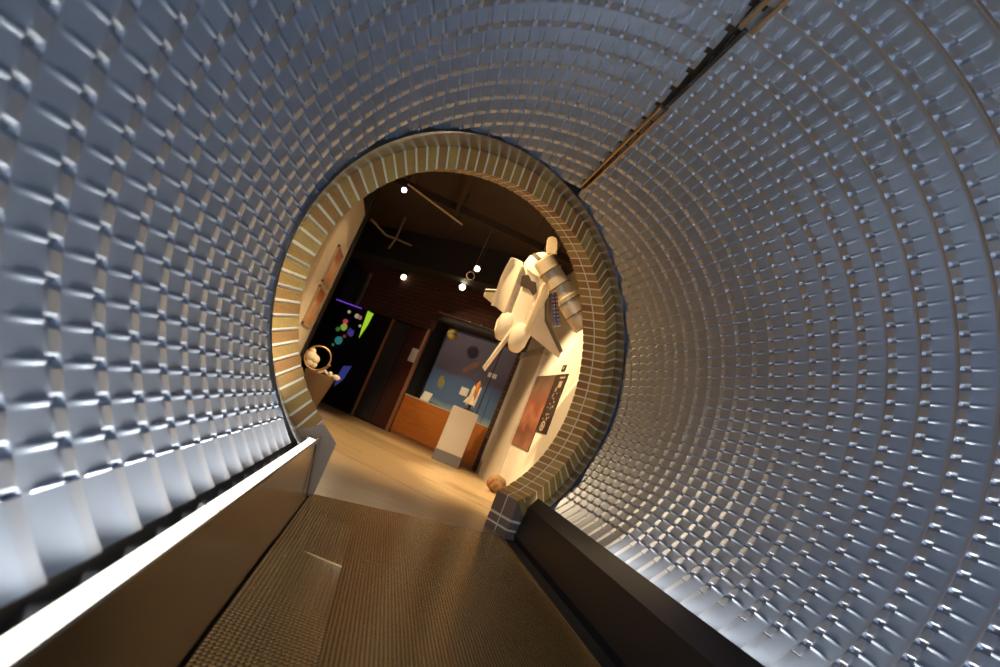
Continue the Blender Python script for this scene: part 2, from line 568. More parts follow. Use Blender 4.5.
# right jamb below the arch, three courses two bricks deep
b, mo = MB(), MB()
zt = inner(PH0)[1]
hs = [(-0.970, -0.925), (-0.913, -0.868), (-0.852, -0.728)]
for z0, z1 in hs:
    for o0, o1 in ((-0.003, 0.0945), (0.1055, 0.203)):
        b.prism([wallp(0.698, z0, o0), wallp(0.86, z0, o0), wallp(0.86, z1, o0), wallp(0.698, z1, o0)], NW * (o1 - o0) * K)
b.build('wall_jamb', 'jambbrick', kind='structure', bevel=0.003)
mo.prism([wallp(0.702, -0.97, 0.0), wallp(0.88, -0.97, 0.0), wallp(0.88, -0.724, 0.0), wallp(0.702, -0.724, 0.0)], NW * 0.2 * K)
ie = inner(PH0)
mo.prism([wallp(0.698, -0.728, 0.0), wallp(0.88, -0.728, 0), wallp(0.88, ie[1], 0), wallp(ie[0], ie[1], 0)], NW * 0.2 * K)
mo.build('wall_jamb.001', 'mortar', kind='structure')
# small bricks turning from the arch to the jamb
b = MB()
for t0, t1 in ((0.04, 0.46), (0.54, 0.96)):
    q0 = np.array([0.698, -0.728]) * (1 - t0) + ie * t0
    q1 = np.array([0.698, -0.728]) * (1 - t1) + ie * t1
    for o0, o1 in ((-0.004, 0.0935), (0.1065, 0.202)):
        b.prism([wallp(q0[0] - .003, q0[1] + .003, o0), wallp(q0[0] + 0.09, q0[1] - 0.09, o0), wallp(q1[0] + 0.09, q1[1] - 0.09, o0), wallp(q1[0] - .003, q1[1] + .003, o0)], NW * (o1 - o0) * K)
b.build('wall_jamb.002', 'brick', kind='structure', bevel=0.003)

# rest of the wall around the arch
b = MB()
for k in range(120):
    a, c = PH0 + (PH1 - PH0) * k / 120, PH0 + (PH1 - PH0) * (k + 1) / 120
    pa, pc = outer(a), outer(c)
    ea, ec = pa * 1.0, pc * 1.0

    def edge(p):
        d = p / np.linalg.norm(p)
        t = min((1.29 / d[0]) if d[0] > 0 else 9, (-1.60 / d[0]) if d[0] < 0 else 9, (1.86 / d[1]) if d[1] > 0 else 9, (-0.97 / d[1]) if d[1] < 0 else 9)
        return d * t
    b.prism([wp(pa, 0.01), wp(edge(pa), 0.01), wp(edge(pc), 0.01), wp(pc, 0.01)], NW * (depw(a) - 0.02) * K)
pe, ps = outer(PH0), outer(PH1)
b.prism([wallp(0.86, -0.97, .012), wallp(1.20, -0.97, .012), wallp(1.20, -0.85, .012), wp(pe, .012)], NW * 0.17 * K)
b.prism([wallp(-0.66, -0.97, .012), wallp(-1.6, -0.97, .012), wallp(-1.2, -0.9, .012), wp(ps, .012), wp(inner(PH1), .012), wallp(-0.66, -0.72, .012)], NW * 0.17 * K)
b.build('wall_front', 'beigewall', kind='structure')

# metal collar bridging the shell end and the brick ring
b = MB()
R1, R2, R3 = [], [], []
for ph in np.linspace(PH0 + 0.0, PH1, 160):
    w = outer(ph)
    pw = W0 + U2 * w[0] + A3(0, 0, w[1])
    th = math.atan2(w[1], pw[0])
    x, z = 0.989 * math.cos(th), 0.989 * math.sin(th)
    ps_ = A3(x, END0 + ENDK * x - 0.022, z)
    R1.append(M(ps_))
    R2.append(M(ps_ * 0.5 + (pw - NW * 0.004) * 0.5 + A3(math.cos(th), 0, math.sin(th)) * 0.006))
    R3.append(M(pw - NW * 0.004))
b.rings([R1, R2, R3], cap=False, closed=False)
b.build('trim_4', 'collar', kind='structure', smooth=True)

# ------------------------------------------------------------------ ledges beside the walkway
YB = -2.2


def yw(x, off=0.0):
    return W0[1] + (x - W0[0]) * math.tan(PSI) + off


b = MB()                                        # left: steel kick plate with a lamp trough on top
yl0 = 2.62
sec = [(-0.668, -0.694), (-0.615, -0.97), (-1.02, -0.97), (-1.02, -0.80), (-0.80, -0.718), (-0.668, -0.718)]
b.rings([[M(A3(x, YB, z)) for x, z in sec], [M(A3(x, min(yl0, yw(x, -.02)), z)) for x, z in sec]])
led = thing('ledge_cover', 'bronze-tinted steel kick plate below the bright light strip', 'ledge', M(A3(-0.62, 1.0, -0.97)))
b.build('kick_plate', 'ledge', led)
b = MB()
b.box(M(A3(-0.672, YB, -0.715)), A3(0.006, 0, 0), A3(0, (yl0 - YB) * K, 0), A3(0, 0, 0.030))
b.build('lip', 'ledge', led)
b = MB()
yj = 2.2
b.cbox(M(A3(-0.6355, 2.46, -0.83)), A3(0.004, 0, 0.0), A3(0, 0.012, 0), A3(-0.07, 0, 0.30))
b.build('joint_cover', 'black', led)

st = thing('light_strip', 'glowing white light strip along the top of the left ledge', 'light', M(A3(-0.70, 1.0, -0.70)))
for y0, y1 in ((YB, -0.35), (-0.34, 1.12), (1.128, 2.5)):
    b = MB()
    b.rings([[M(A3(x, y, z)) for x, z in ((-0.672, -0.698), (-0.703, -0.698), (-0.703, -0.714), (-0.672, -0.714))] for y in (y0, y1)])
    b.build('diffuser', 'diffuser', st)
for y, w in ((-0.345, .010), (1.124, .010), (2.5, .12)):
    b = MB()
    b.box(M(A3(-0.714, y - 0.004, -0.714)), A3(0.044 * K, 0, 0), A3(0, w, 0), A3(0, 0, 0.0205))
    b.build('end_cap' if w > .05 else 'joint_clip', 'chrome', st)

# metal sheet covering the left foot of the brick arch
b = MB()
b.prism([wallp(u, z, -0.014) for u, z in ((-0.655, -0.97), (-0.655, -0.708), (-0.752, -0.640), (-0.86, -0.70), (-0.92, -0.75), (-0.92, -0.97))], NW * 0.012 * K)
tag(b.build('jamb_cover', 'coversheet', loc=wallp(-0.655, -0.97, 0), bevel=0.002), 'brownish metal sheet covering the left foot of the brick arch', 'cover plate')

b = MB()                                        # right ledge
yr = 3.42
sec = [(0.640, -0.742), (0.615, -0.930), (0.622, -0.97), (1.00, -0.97), (1.00, -0.82), (0.80, -0.74), (0.758, -0.724), (0.695, -0.724), (0.690, -0.670)]
Y1 = {0.640: yw(.640, -.03), 0.615: yw(.615, -.03), 0.622: yw(.622, -.03), 1.00: yw(1.0, -.03), 0.80: yw(.8, -.03), 0.758: yw(.758, -.03), 0.695: yw(.695, -.03), 0.690: yw(.69, -.03)}
b.rings([[M(A3(x, YB, z)) for x, z in sec], [M(A3(x, Y1[x], z)) for x, z in sec]])
rl = thing('ledge_cover', 'shade-darkened steel ledge cover along the right side of the walkway', 'ledge', M(A3(0.63, 1.5, -0.97)))
b.build('cover', 'ledgeshade', rl, bevel=0.004)
b = MB()
b.rings([[M(A3(x, y, z)) for x, z in ((0.699, -0.7225), (0.699, -0.706), (0.735, -0.706), (0.735, -0.7225))] for y in (YB, 3.5)])
b.build('sunk_diffuser', 'diffuser', rl)
# ------------------------------------------------------------------ floor and walkway plates
b = MB()
b.box(A3(-5, -3.2, -0.06), A3(9.5, 0, 0), A3(0, 18.2, 0), A3(0, 0, 0.06))
b.build('floor', 'floor', kind='structure')
b = MB()
b.prism([A3(-1.3, -2.9, 0.0005), A3(1.3, -2.9, 0.0005), A3(1.3, yw(1.04, -.03) * K, 0.0005), A3(-1.3, yw(-1.04, -.03) * K, 0.0005)], A3(0, 0, .003))
b.build('floor.001', 'black', kind='structure')

T = 0.012


def plate(name, label, pts, tilt=None, mt='walkleft'):
    m = MB()
    top = [np.array([x * K, y * K, T + (0 if tilt is None else tilt(x, y))]) for x, y in pts]
    bot = [np.array([p[0], p[1], 0.004]) for p in top]
    n = len(top)
    m.v = top + bot
    m.f = [tuple(range(n)), tuple(range(2 * n - 1, n - 1, -1))] + [(k, n + k, n + (k + 1) % n, (k + 1) % n) for k in range(n)]
    m.mi = [0] * len(m.f)
    o = m.build(name, mt, loc=(0, 0, 0))
    return tag(o, label, 'floor plate', 'woven metal walkway plates')


plate('walkway_plate', 'narrow woven metal walkway plate with glare, nearest along the left ledge', [(-0.612, -2.2), (-0.386, -2.2), (-0.386, 1.876), (-0.612, 1.909)], lambda x, y: 0.010 * (-0.386 - x) / 0.22)
plate('walkway_plate', 'small woven plate by the left ledge, far end slanted along a dark reflection', [(-0.612, 1.912), (-0.386, 1.879), (-0.386, 2.347), (-0.612, 2.560)], lambda x, y: 0.004)  # slanting end puts the ledge's dark reflection into the outline
plate('walkway_plate', 'broad woven metal plate covering most of the walkway', [(-0.384, -2.2), (0.515, -2.2), (0.515, yw(.515, -.006)), (-0.612, yw(-.612, -.006)), (-0.612, 2.564), (-0.384, 2.350)], None, 'walk')
b = MB()
b.prism([M(A3(x, y, ZF)) + A3(0, 0, .005) for x, y in ((-0.605, 1.905), (-0.388, 1.8725), (-0.388, 1.8785), (-0.605, 1.911))], A3(0, 0, 0.0125))
b.build('trim_9', 'strap', kind='structure')
b = MB()
b.box(M(A3(0.514, YB, ZF)) + A3(0, 0, 0.004), A3(0.012, 0, 0), A3(0, (3.37 - YB) * K, 0), A3(0, 0, 0.014))
b.build('trim_5', 'strap', kind='structure')

# faint joints in the stone floor of the hall
b = MB()
for y0, x0, L in ((6.6, -1.3, 0.9), (7.6, -0.9, 1.1), (8.4, -1.6, 0.8), (5.6, -0.9, 1.3), (9.3, -1.1, .7), (6.0, .1, 1.0), (7.2, .0, .6)):
    d = A3(0.80, -0.60, 0)
    b.box(A3(x0, y0, 0.0002), d * L, A3(0.006, 0.008, 0) * 2, A3(0, 0, 0.0012))
b.build('floor.002', 'floorjoint', kind='structure')

# ------------------------------------------------------------------ the hall beyond: shell
AN = math.radians(-37)
WV = A3(math.cos(AN), math.sin(AN), 0)
NN = A3(math.sin(AN), -math.cos(AN), 0)
B0 = A3(1.3, 9.0, 0)


def BP(s, z, off=0.0):        # a point on the back wall: s leftwards from its right corner
    return B0 - WV * s + NN * off + A3(0, 0, z)


XR, XL, ZC = 1.30, -1.90, 3.45
b = MB()
b.quad(BP(-0.4, 2.25, 0), BP(1.93, 2.25, 0), BP(1.93, ZC, 0), BP(-0.4, ZC, 0), uv=[(0.4, 2.25), (-1.93, 2.25), (-1.93, ZC), (0.4, ZC)])
b.quad(BP(1.93, 2.02, 0), BP(4.3, 2.02, 0), BP(4.3, ZC, 0), BP(1.93, ZC, 0), uv=[(-1.93, 2.02), (-4.3, 2.02), (-4.3, ZC), (-1.93, ZC)])
b.build('wall_back', 'backbrick', kind='structure')
for k, a in enumerate(((BP(1.97, 0, -0.04), -WV * 4.6, NN * -0.05, A3(0, 0, ZC)), (BP(1.97, 0, 0), -WV * 0.02, NN * -0.46, A3(0, 0, 2.3)), (BP(-0.5, 0, -0.45), -WV * 2.6, NN * -0.05, A3(0, 0, 2.6)),
                       (BP(-0.5, 2.26, -0.0), -WV * 2.43, NN * -0.45, A3(0, 0, 0.06)), (A3(-5, 2.0, 0), A3(0.05, 0, 0), A3(0, 13, 0), A3(0, 0, ZC)), (A3(-5, 14.5, 0), A3(9, 0, 0), A3(0, 0.05, 0), A3(0, 0, ZC)),
                       (A3(-5, 2.0, 0), A3(5 - 1.95, 0, 0), A3(0, 0.05, 0), A3(0, 0, ZC)))):
    b = MB()
    b.box(*a)
    b.build('wall_back.%03d' % (k + 1), 'dark', kind='structure')
b = MB()
b.box(BP(3.95, 2.03, 0.005), -WV * 0.5, NN * 0.02, A3(0, 0, 0.75))
b.box(BP(3.90, 2.03, 0.005), WV * -0.06, NN * 0.05, A3(0, 0, 0.75), m=1)
b.build('trim_6', ['darkgrey', 'rail'], kind='structure')
# brick pier, white pilaster, right wall
b = MB()
for s0, s1, o0, o1 in ((-0.04, 0.115, 0.0, 0.0),):
    b.quad(BP(s0, 0, .02), BP(s1, 0, .02), BP(s1, 2.6, .02), BP(s0, 2.6, .02), uv=[(0, 0), (-.16, 0), (-.16, 2.6), (0, 2.6)])
    b.quad(BP(s1, 0, .02), BP(s1, 0, -.4), BP(s1, 2.6, -.4), BP(s1, 2.6, .02), uv=[(0, 0), (.42, 0), (.42, 2.6), (0, 2.6)])
b.build('wall_pier', 'pierbrick', kind='structure')
b = MB()
b.box(A3(XR, 3.75 * K - .02, 0), A3(0.1, 0, 0), A3(0, 8.95 - 3.75 * K, 0), A3(0, 0, ZC))
b.build('wall_right.002', 'whitewall', kind='structure')
b = MB()
b.box(A3(XR - 0.05, 7.55, 0), A3(0.06, 0, 0), A3(0, 1.38, 0), A3(0, 0, 2.02))
b.box(A3(XR - 0.065, 7.52, 2.02), A3(0.07, 0, 0), A3(0, 1.43, 0), A3(0, 0, 0.11), m=1)
b.build('trim_7', ['beigewall', 'greywall'], kind='structure', bevel=0.004)
b = MB()
b.box(A3(XL - 0.1, 2.0, 0), A3(0.1, 0, 0), A3(0, 5.92, 0), A3(0, 0, 2.93))
b.build('wall_left.002', 'beigewall', kind='structure')
b = MB()
b.box(A3(XL - 0.12, 7.92, 0), A3(0.14, 0, 0), A3(0, 0.25, 0), A3(0, 0, ZC))
b.box(A3(XL - 0.12, 2.0, 2.93), A3(0.12, 0, 0), A3(0, 5.92, 0), A3(0, 0, ZC - 2.93))
b.build('wall_left.003', 'dark', kind='structure')
b = MB()
b.box(A3(-5, 2.2, ZC), A3(9, 0, 0), A3(0, 12.4, 0), A3(0, 0, 0.08))
b.build('ceiling', 'ceil', kind='structure')
# dark duct along the back and joists
b = MB()
b.box(BP(-0.3, 2.86, 1.1), -WV * 5.2, NN * -0.55, A3(0, 0, ZC - 2.86))
b.build('ceiling.001', 'dark', kind='structure')
b = MB()
for y in (4.4, 5.9, 7.3):
    b.box(A3(-1.9, y, ZC - 0.10), A3(3.2, 0, 0), A3(0, 0.10, 0), A3(0, 0, 0.10))
b.box(A3(-.72, 4.0, ZC - .14), A3(.05, 0, 0), A3(0, 4.2, 0), A3(0, 0, .05))
b.build('ceiling.002', 'ceil', kind='structure')

# ------------------------------------------------------------------ back wall furniture
dx = thing('planet_display', 'tall black exhibit panel showing glowing coloured planets', 'display', BP(3.7, 0, 0))
b = MB()
b.box(BP(2.93, 0, 0), -WV * 1.55, NN * 0.04, A3(0, 0, 2.0))
b.build('panel', 'exhibit', dx)
b = MB()
b.tube([BP(4.44, 2.02, .09), BP(3.72, 2.0, .09)], 0.012)
b.build('light_bar', 'purplebar', dx)
b = MB()
b.poly([BP(3.57, 2.0, .05), BP(3.40, 1.98, .05), BP(3.42, 1.72, .05), BP(3.49, 1.42, .05), BP(3.53, 1.62, .05)][::-1])
b.build('green_screen', 'greenlit', dx)
b = MB()
b.poly([BP(3.56, 0.80, .05), BP(3.36, 0.86, .05), BP(3.42, 0.55, .05), BP(3.56, 0.36, .05), BP(3.6, .55, .05)][::-1])
b.build('blue_screen', 'bluelit', dx)
b = MB()
b.poly([BP(3.82, 1.56, .05), BP(3.66, 1.52, .05), BP(3.70, 1.38, .05), BP(3.84, 1.43, .05)][::-1])
b.build('blue_screen', 'bluelit', dx)
for s, z, r, k in ((4.00, 1.65, .055, 'pink'), (3.97, 1.53, .075, 'lime'), (3.95, 1.24, .085, 'teal'), (3.78, 1.83, .05, 'white'), (3.69, 1.82, .045, 'rose'), (4.02, 1.86, .035, 'white'),
                   (3.72, 1.45, .05, 'violet'), (4.10, 1.45, .05, 'green'), (3.86, 1.36, .035, 'red'), (4.05, 1.12, .03, 'green'), (3.6, 1.66, .03, 'white')):
    b = MB()
    b.sphere(BP(s, z, .045), r, 18, 10)
    b.build('planet', PLANET[k], dx, smooth=True)

pt = thing('partition', 'dark grey flat panel beside the dark red door', 'panel', BP(2.66, 0, 0))
b = MB()
b.box(BP(2.46, 0.03, 0.0), -WV * 0.40, NN * 0.03, A3(0, 0, 1.95))
b.build('panel', 'darkgrey', pt, bevel=0.004)
b = MB()
b.box(BP(2.86, 0, 0), -WV * 0.035, NN * 0.07, A3(0, 0, 2.0))
b.build('edge_post', 'jambwood', pt, bevel=0.004)
d1 = bpy.data.objects.new('door_1', None)
COL.objects.link(d1)
d1.location = tuple(BP(2.2, 0, 0))
d1['kind'] = 'structure'
b = MB()
b.box(BP(2.03, 0.02, -0.01), -WV * 0.40, NN * 0.035, A3(0, 0, 1.95))
b.build('door_leaf', 'door', d1, bevel=0.004)
b = MB()
b.box(BP(2.29, 0.15, 0.026), -WV * 0.05, NN * 0.006, A3(0, 0, 1.7))
b.build('door_panel', 'darkgrey', d1)
b = MB()
b.box(BP(1.975, 0, 0), -WV * 0.045, NN * 0.07, A3(0, 0, 2.03))
b.build('door_jamb', 'jambwood', d1, bevel=0.004)
b = MB()
b.box(BP(2.035, 1.335, 0.028), -WV * 0.165, NN * 0.005, A3(0, 0, 0.265))
tag(b.build('paper_sign', 'paper', loc=BP(2.1, 1.33, .03)), 'blank-looking white paper notice on the dark red door', 'sign')

ct = thing('counter', 'orange wood counter front under the blue mural', 'counter', BP(1.0, 0, 0))
b = MB()
b.box(BP(0.125, 0.06, 0), -WV * 1.83, NN * -0.03, A3(0, 0, 0.68))
b.build('front_panel', 'orangewood', ct)
b = MB()
b.box(BP(0.125, 0, -0.02), -WV * 1.83, NN * -0.03, A3(0, 0, 0.06))
b.build('plinth', 'jambwood', ct)
b = MB()
b.box(BP(0.125, 0.738, 0.015), -WV * 1.83, NN * -0.36, A3(0, 0, 0.025))
b.build('worktop', 'countertop', ct, bevel=0.004)
mu = MB()
s0, s1 = 1.86, 0.16
mu.box(BP(s1, 0.765, -0.36), -WV * (s0 - s1), NN * -0.01, A3(0, 0, 1.50))
mur = thing('mural', 'blue and violet space mural behind the counter', 'mural', BP(1, .77, -.36))
mu.build('board', 'dark', mur)
mu = MB()
mu.quad(BP(s0, 0.767, -0.356), BP(s1, 0.767, -0.356), BP(s1, 2.25, -0.356), BP(s0, 2.25, -0.356), uv=True)
mu.build('picture', 'mural', mur)


def blob(cs, cz, a, bb, rot, seed, off):
    r = np.random.default_rng(seed)
    out = []
    for t in np.linspace(0, 2 * math.pi, 26, endpoint=False):
        q = 1 + 0.10 * r.normal()
        x, y = a * q * math.cos(t), bb * q * math.sin(t)
        out.append(BP(cs - (x * math.cos(rot) - y * math.sin(rot)), cz + x * math.sin(rot) + y * math.cos(rot), off))
    return out


mu = MB()
mu.poly(blob(1.08, 1.66, 0.20, 0.055, 0.72, 1, -0.353))
mu.build('orange_smear', 'muralorange', mur)
mu = MB()
mu.poly(blob(1.56, 1.20, 0.075, 0.12, 0.25, 2, -0.353))
mu.build('yellow_patch', 'muralyellow', mur)
for nm, s, z, wd, h, off, lb in (('info_card', 1.50, 0.765, 0.19, 0.17, -0.10, 'white card standing on the left end of the counter'), ('info_card', 0.93, 1.11, 0.17, 0.15, -0.34, 'white card on the mural just left of the rocket model'), ('info_card', 0.51, 1.59, 0.18, 0.085, -0.34, 'small wide white card high on the mural above the rocket model')):
    b = MB()
    if off > -0.2:
        b.prism([BP(s, z, off), BP(s + wd, z, off), BP(s + wd, z + h, off - 0.06), BP(s, z + h, off - 0.06)], NN * 0.006)
    else:
        b.box(BP(s, z, off), -WV * wd, NN * -0.006, A3(0, 0, h))
    tag(b.build(nm, 'paper', loc=BP(s + wd / 2, z, off)), lb, 'card', 'white cards around the counter')
b = MB()
b.box(BP(0.10, 2.27, 0.0), -WV * 1.85, NN * 0.05, A3(0, 0, 0.07))
b.build('trim_8', 'dark', kind='structure')
hr = thing('picture_rail', 'thin metal rail on the dark band above the mural', 'rail', BP(1.2, 2.36, .06))
b = MB()
b.tube([BP(0.3, 2.345, .07), BP(1.95, 2.395, .07)], 0.011)
b.build('bar', 'rail', hr, smooth=True)
for s in (0.95, 1.2):
    b = MB()
    b.sphere(BP(s, 2.385, .09), 0.022, 12, 8)
    b.build('knob', 'chrome', hr, smooth=True)
b = MB()
b.tube([BP(0.46, 0.77, -0.05), BP(0.46, 2.27, -0.05)], 0.009)
tag(b.build('display_pole', 'pole', loc=BP(.46, .77, -.05), smooth=True), 'thin dark upright pole in front of the mural, right of the rocket model', 'pole')

gl = thing('hanging_globe', 'small yellow and blue globe hanging before the mural', 'globe', BP(1.40, 2.05, .18))
b = MB()
b.sphere(BP(1.40, 2.045, .18), 0.095, 28, 16)
b.build('ball', 'globe', gl, smooth=True)
b = MB()
b.tube([BP(1.40, 2.14, .18), BP(1.40, 2.86, .18)], 0.003, 5)
b.build('wire', 'wire', gl)

# pedestal with the rocket stack model
pd = thing('pedestal', 'off-white pedestal with dark base in front of the orange counter', 'pedestal', A3(0.64, 8.4, 0))
pc = A3(0.42, 8.36, 0)
PV, PN = A3(math.cos(-.14), math.sin(-.14), 0), A3(math.sin(-.14), -math.cos(-.14), 0)
b = MB()
b.box(pc + A3(0, 0, 0.17), PV * 0.42, -PN * 0.40, A3(0, 0, 0.70))
b.build('body', 'ped', pd, bevel=0.006)
b = MB()
b.box(pc + PV * -0.006 + PN * 0.006, PV * 0.432, -PN * 0.412, A3(0, 0, 0.17))
b.build('base', 'pedbase', pd, bevel=0.006)
rc = pc + PV * 0.24 - PN * 0.18 + A3(0, 0, 0.87)
rk = thing('rocket_model', 'small rocket stack model with orange tank on the pedestal', 'model', rc)
b = MB()
b.box(rc + A3(-.07, -.07, 0), A3(.14, 0, 0), A3(0, .14, 0), A3(0, 0, .025))
b.tube([rc + A3(0, 0, .02), rc + A3(0.0, 0, .10)], 0.02)
b.build('stand', 'modeldark', rk)
up = A3(0.02, 0.0, 1.0)
b = MB()
b.lathe(rc + A3(0.0, 0, .09), up, [(0, .012), (.01, .036), (.05, .042), (.30, .042), (.36, .034), (.40, .016), (.42, .003)], 20)
b.build('tank', 'tank', rk, smooth=True)
for sg in (-1, 1):
    b = MB()
    b.lathe(rc + WV * 0.062 * sg + A3(0, 0, .07), up, [(0, .026), (.03, .018), (.05, .018), (.30, .018), (.335, .010), (.35, .002)], 14)
    b.build('booster', 'model', rk, smooth=True)
b = MB()
b.lathe(rc + NN * 0.062 + WV * -0.01 + A3(0, 0, .10), up, [(0, .026), (.04, .030), (.22, .028), (.27, .020), (.29, .006)], 14)
b.build('orbiter', 'model', rk, smooth=True)
b = MB()
q0 = rc + NN * 0.055 + A3(0, 0, .10)
b.prism([q0 + WV * -.11, q0 + WV * .11, q0 + WV * .03 + A3(0, 0, .15), q0 + WV * -.03 + A3(0, 0, .15)], NN * .008)
b.build('wings', 'model', rk)

# right wall posters
ps = thing('poster', 'reddish planet photograph poster on the right white wall', 'poster', A3(XR, 7.0, .65))
b = MB()
b.box(A3(XR - 0.012, 6.62, 0.655), A3(0.012, 0, 0), A3(0, 0.92, 0), A3(0, 0, 1.03))
b.build('backing', 'blackboard', ps)
b = MB()
b.quad(A3(XR - 0.0135, 7.54, .66), A3(XR - .0135, 6.62, .66), A3(XR - .0135, 6.62, 1.68), A3(XR - .0135, 7.54, 1.68), uv=True)
b.build('picture', 'poster', ps)
pb = thing('poster', 'narrow black poster with pale markings, right of the red poster', 'poster', A3(XR, 6.4, .92))
b = MB()
b.box(A3(XR - 0.010, 6.17, 0.92), A3(0.010, 0, 0), A3(0, 0.44, 0), A3(0, 0, 0.77))
b.build('board', 'blackboard', pb)
X_ = XR - 0.0115


def mk(y, z, a, h):
    m_ = MB()
    m_.quad(A3(X_, y + a, z), A3(X_, y, z), A3(X_, y, z + h), A3(X_, y + a, z + h))
    m_.build('marking', 'palemark', pb)


mk(6.23, 1.63, .20, .022)
mk(6.27, 1.51, .13, .085)
for k, (y, z, a, h) in enumerate(((6.40, 1.46, .05, .05), (6.30, 1.43, .05, .012), (6.44, 1.38, .03, .05), (6.34, 1.36, .08, .012), (6.30, 1.31, .03, .03), (6.42, 1.29, .05, .012), (6.28, 1.25, .03, .03), (6.36, 1.22, .02, .05), (6.45, 1.24, .05, .012), (6.33, 1.16, .06, .012), (6.41, 1.14, .03, .03), (6.46, 1.09, .06, .012), (6.34, 1.09, .04, .03), (6.28, 1.12, .03, .012))):
    mk(y, z, a, h)
m_ = MB()
ri, roo = [], []
for t in np.linspace(0, 2 * math.pi, 25):
    ri.append(A3(X_, 6.42 - .058 * math.cos(t), 1.01 + .042 * math.sin(t)))
    roo.append(A3(X_, 6.42 - .085 * math.cos(t), 1.01 + .064 * math.sin(t)))
m_.rings([ri, roo], cap=False, closed=False)
m_.build('round_emblem', 'palemark', pb)
mk(6.39, .99, .06, .04)
sg = thing('wall_sign', 'tiny black sign above the narrow black poster', 'sign', A3(XR, 6.4, 1.73))
b = MB()
b.box(A3(XR - .012, 6.37, 1.73), A3(.012, 0, 0), A3(0, .14, 0), A3(0, 0, .085))
b.build('plate', 'blackboard', sg, bevel=.003)
b = MB()
b.quad(A3(XR - .0135, 6.46, 1.755), A3(XR - .0135, 6.41, 1.755), A3(XR - .0135, 6.41, 1.79), A3(XR - .0135, 6.46, 1.79))
b.build('mark', 'palemark', sg)

# pictures on the left wall
for (y0, y1, z0, z1, lb) in ((7.02, 7.64, 1.66, 2.18, 'upper orange cloud picture on the left beige wall'), (7.02, 7.64, 1.08, 1.61, 'lower orange cloud picture on the left beige wall')):
    t = thing('framed_picture', lb, 'picture', A3(XL, (y0 + y1) / 2, z0), 'pictures on the left wall')
    b = MB()
    for a in ((y0, z0, y1 - y0, .025), (y0, z1 - .025, y1 - y0, .025), (y0, z0, .025, z1 - z0), (y1 - .025, z0, .025, z1 - z0)):
        b.box(A3(XL, a[0], a[1]), A3(.03, 0, 0), A3(0, a[2], 0), A3(0, 0, a[3]))
    b.build('frame', 'frame', t)
    b = MB()
    b.quad(A3(XL + .012, y0, z0), A3(XL + .012, y1, z0), A3(XL + .012, y1, z1), A3(XL + .012, y0, z1), uv=True)
    b.build('print', 'sidepic', t)

# ring exhibit at the left
RB = A3(-1.50, 7.6, 0)
rx = thing('ring_exhibit', 'copper hoop exhibit with a pale model inside on a tapered brown stand', 'exhibit', RB)
b = MB()
b.lathe(RB, (0, 0, 1), [(0, .10), (.02, .11), (.28, .16), (.53, .20), (.57, .20), (.58, .17)], 28)
b.build('stand', 'brownstand', rx, smooth=True)
hc = RB + A3(-.11, -.02, .755)
e1, e2 = A3(.96, .28, 0), A3(.05, .1, 1.0)
b = MB()
pts = [hc + 0.165 * math.cos(t) * e1 + 0.165 * math.sin(t) * e2 for t in np.linspace(0, 2 * math.pi, 41)]
b.tube(pts, 0.012)
b.build('hoop', 'copper', rx, smooth=True)
b = MB()
for dx_, dz, r in ((-.09, -.01, .075), (-.03, -.03, .065), (-.07, -.09, .06), (-.02, -.10, .05), (-.10, .06, .045)):
    b.sphere(hc + A3(dx_, 0, dz), r, 14, 9)
b.build('pale_model', 'model', rx, smooth=True)
b = MB()
b.tube([hc + A3(.14, 0, -.12), hc + A3(.22, 0, -.16), hc + A3(.30, 0, -.15)], .02)
b.sphere(hc + A3(.32, 0, -.15), .04, 12, 8, sc=(1.5, 1, .9))
b.sphere(hc + A3(.23, 0, -.13), .03, 12, 8)
b.build('pale_arm', 'model', rx, smooth=True)
b = MB()
b.tube([hc + A3(.18, 0, -.02), hc + A3(.14, 0, -.13), hc + A3(.06, 0, -.20)], .018)
b.build('clamp', 'gold', rx, smooth=True)

# rock by the right jamb
ro = MB()
cr = A3(1.175, 7.05, 0.115)
ro.sphere(cr, 0.12, 30, 20, sc=(1.05, 1, .9))
for i in range(len(ro.v)):
    d = ro.v[i] - cr
    n = d / np.linalg.norm(d)
    ro.v[i] = cr + d * (1 + 0.07 * math.sin(5 * n[0] + 2) * math.sin(6 * n[2] + 1) + 0.05 * math.sin(11 * n[1] + 4 * n[2]))
rt = thing('rock', 'rounded brown rock on the floor beside the right jamb', 'rock', A3(cr[0], cr[1], 0))
ro.build('boulder', 'rock', rt, smooth=True)
ro = MB()
ro.sphere(cr + A3(-.105, -.055, .0), .026, 12, 8, sc=(.6, 1, 1.3))
ro.build('red_patch', 'redmark', rt, smooth=True)

# ------------------------------------------------------------------ hanging shuttle model
C0 = A3(0.41, 5.75, 2.26)
SF, SR, SU = A3(-0.1283, -0.6897, 0.7127), A3(0.7833, -0.5112, -0.3537), A3(-0.6082, -0.5129, -0.6058)


def S(f, r, u):
    return C0 + SF * f + SR * r + SU * u


sh = thing('shuttle_model', 'white winged space shuttle model with open cargo doors, hung nose up', 'model', C0)


def hull(f0, f1, w0, w1, h0, h1, n=18, u0=-.04):
    out = []
    for f, w, h in ((f0, w0, h0), (f1, w1, h1)):
        out.append([S(f, w * math.cos(t), u0 + h * math.sin(t) * (0.55 if math.sin(t) < 0 else 1)) for t in np.linspace(0, 2 * math.pi, n, endpoint=False)])
    return out


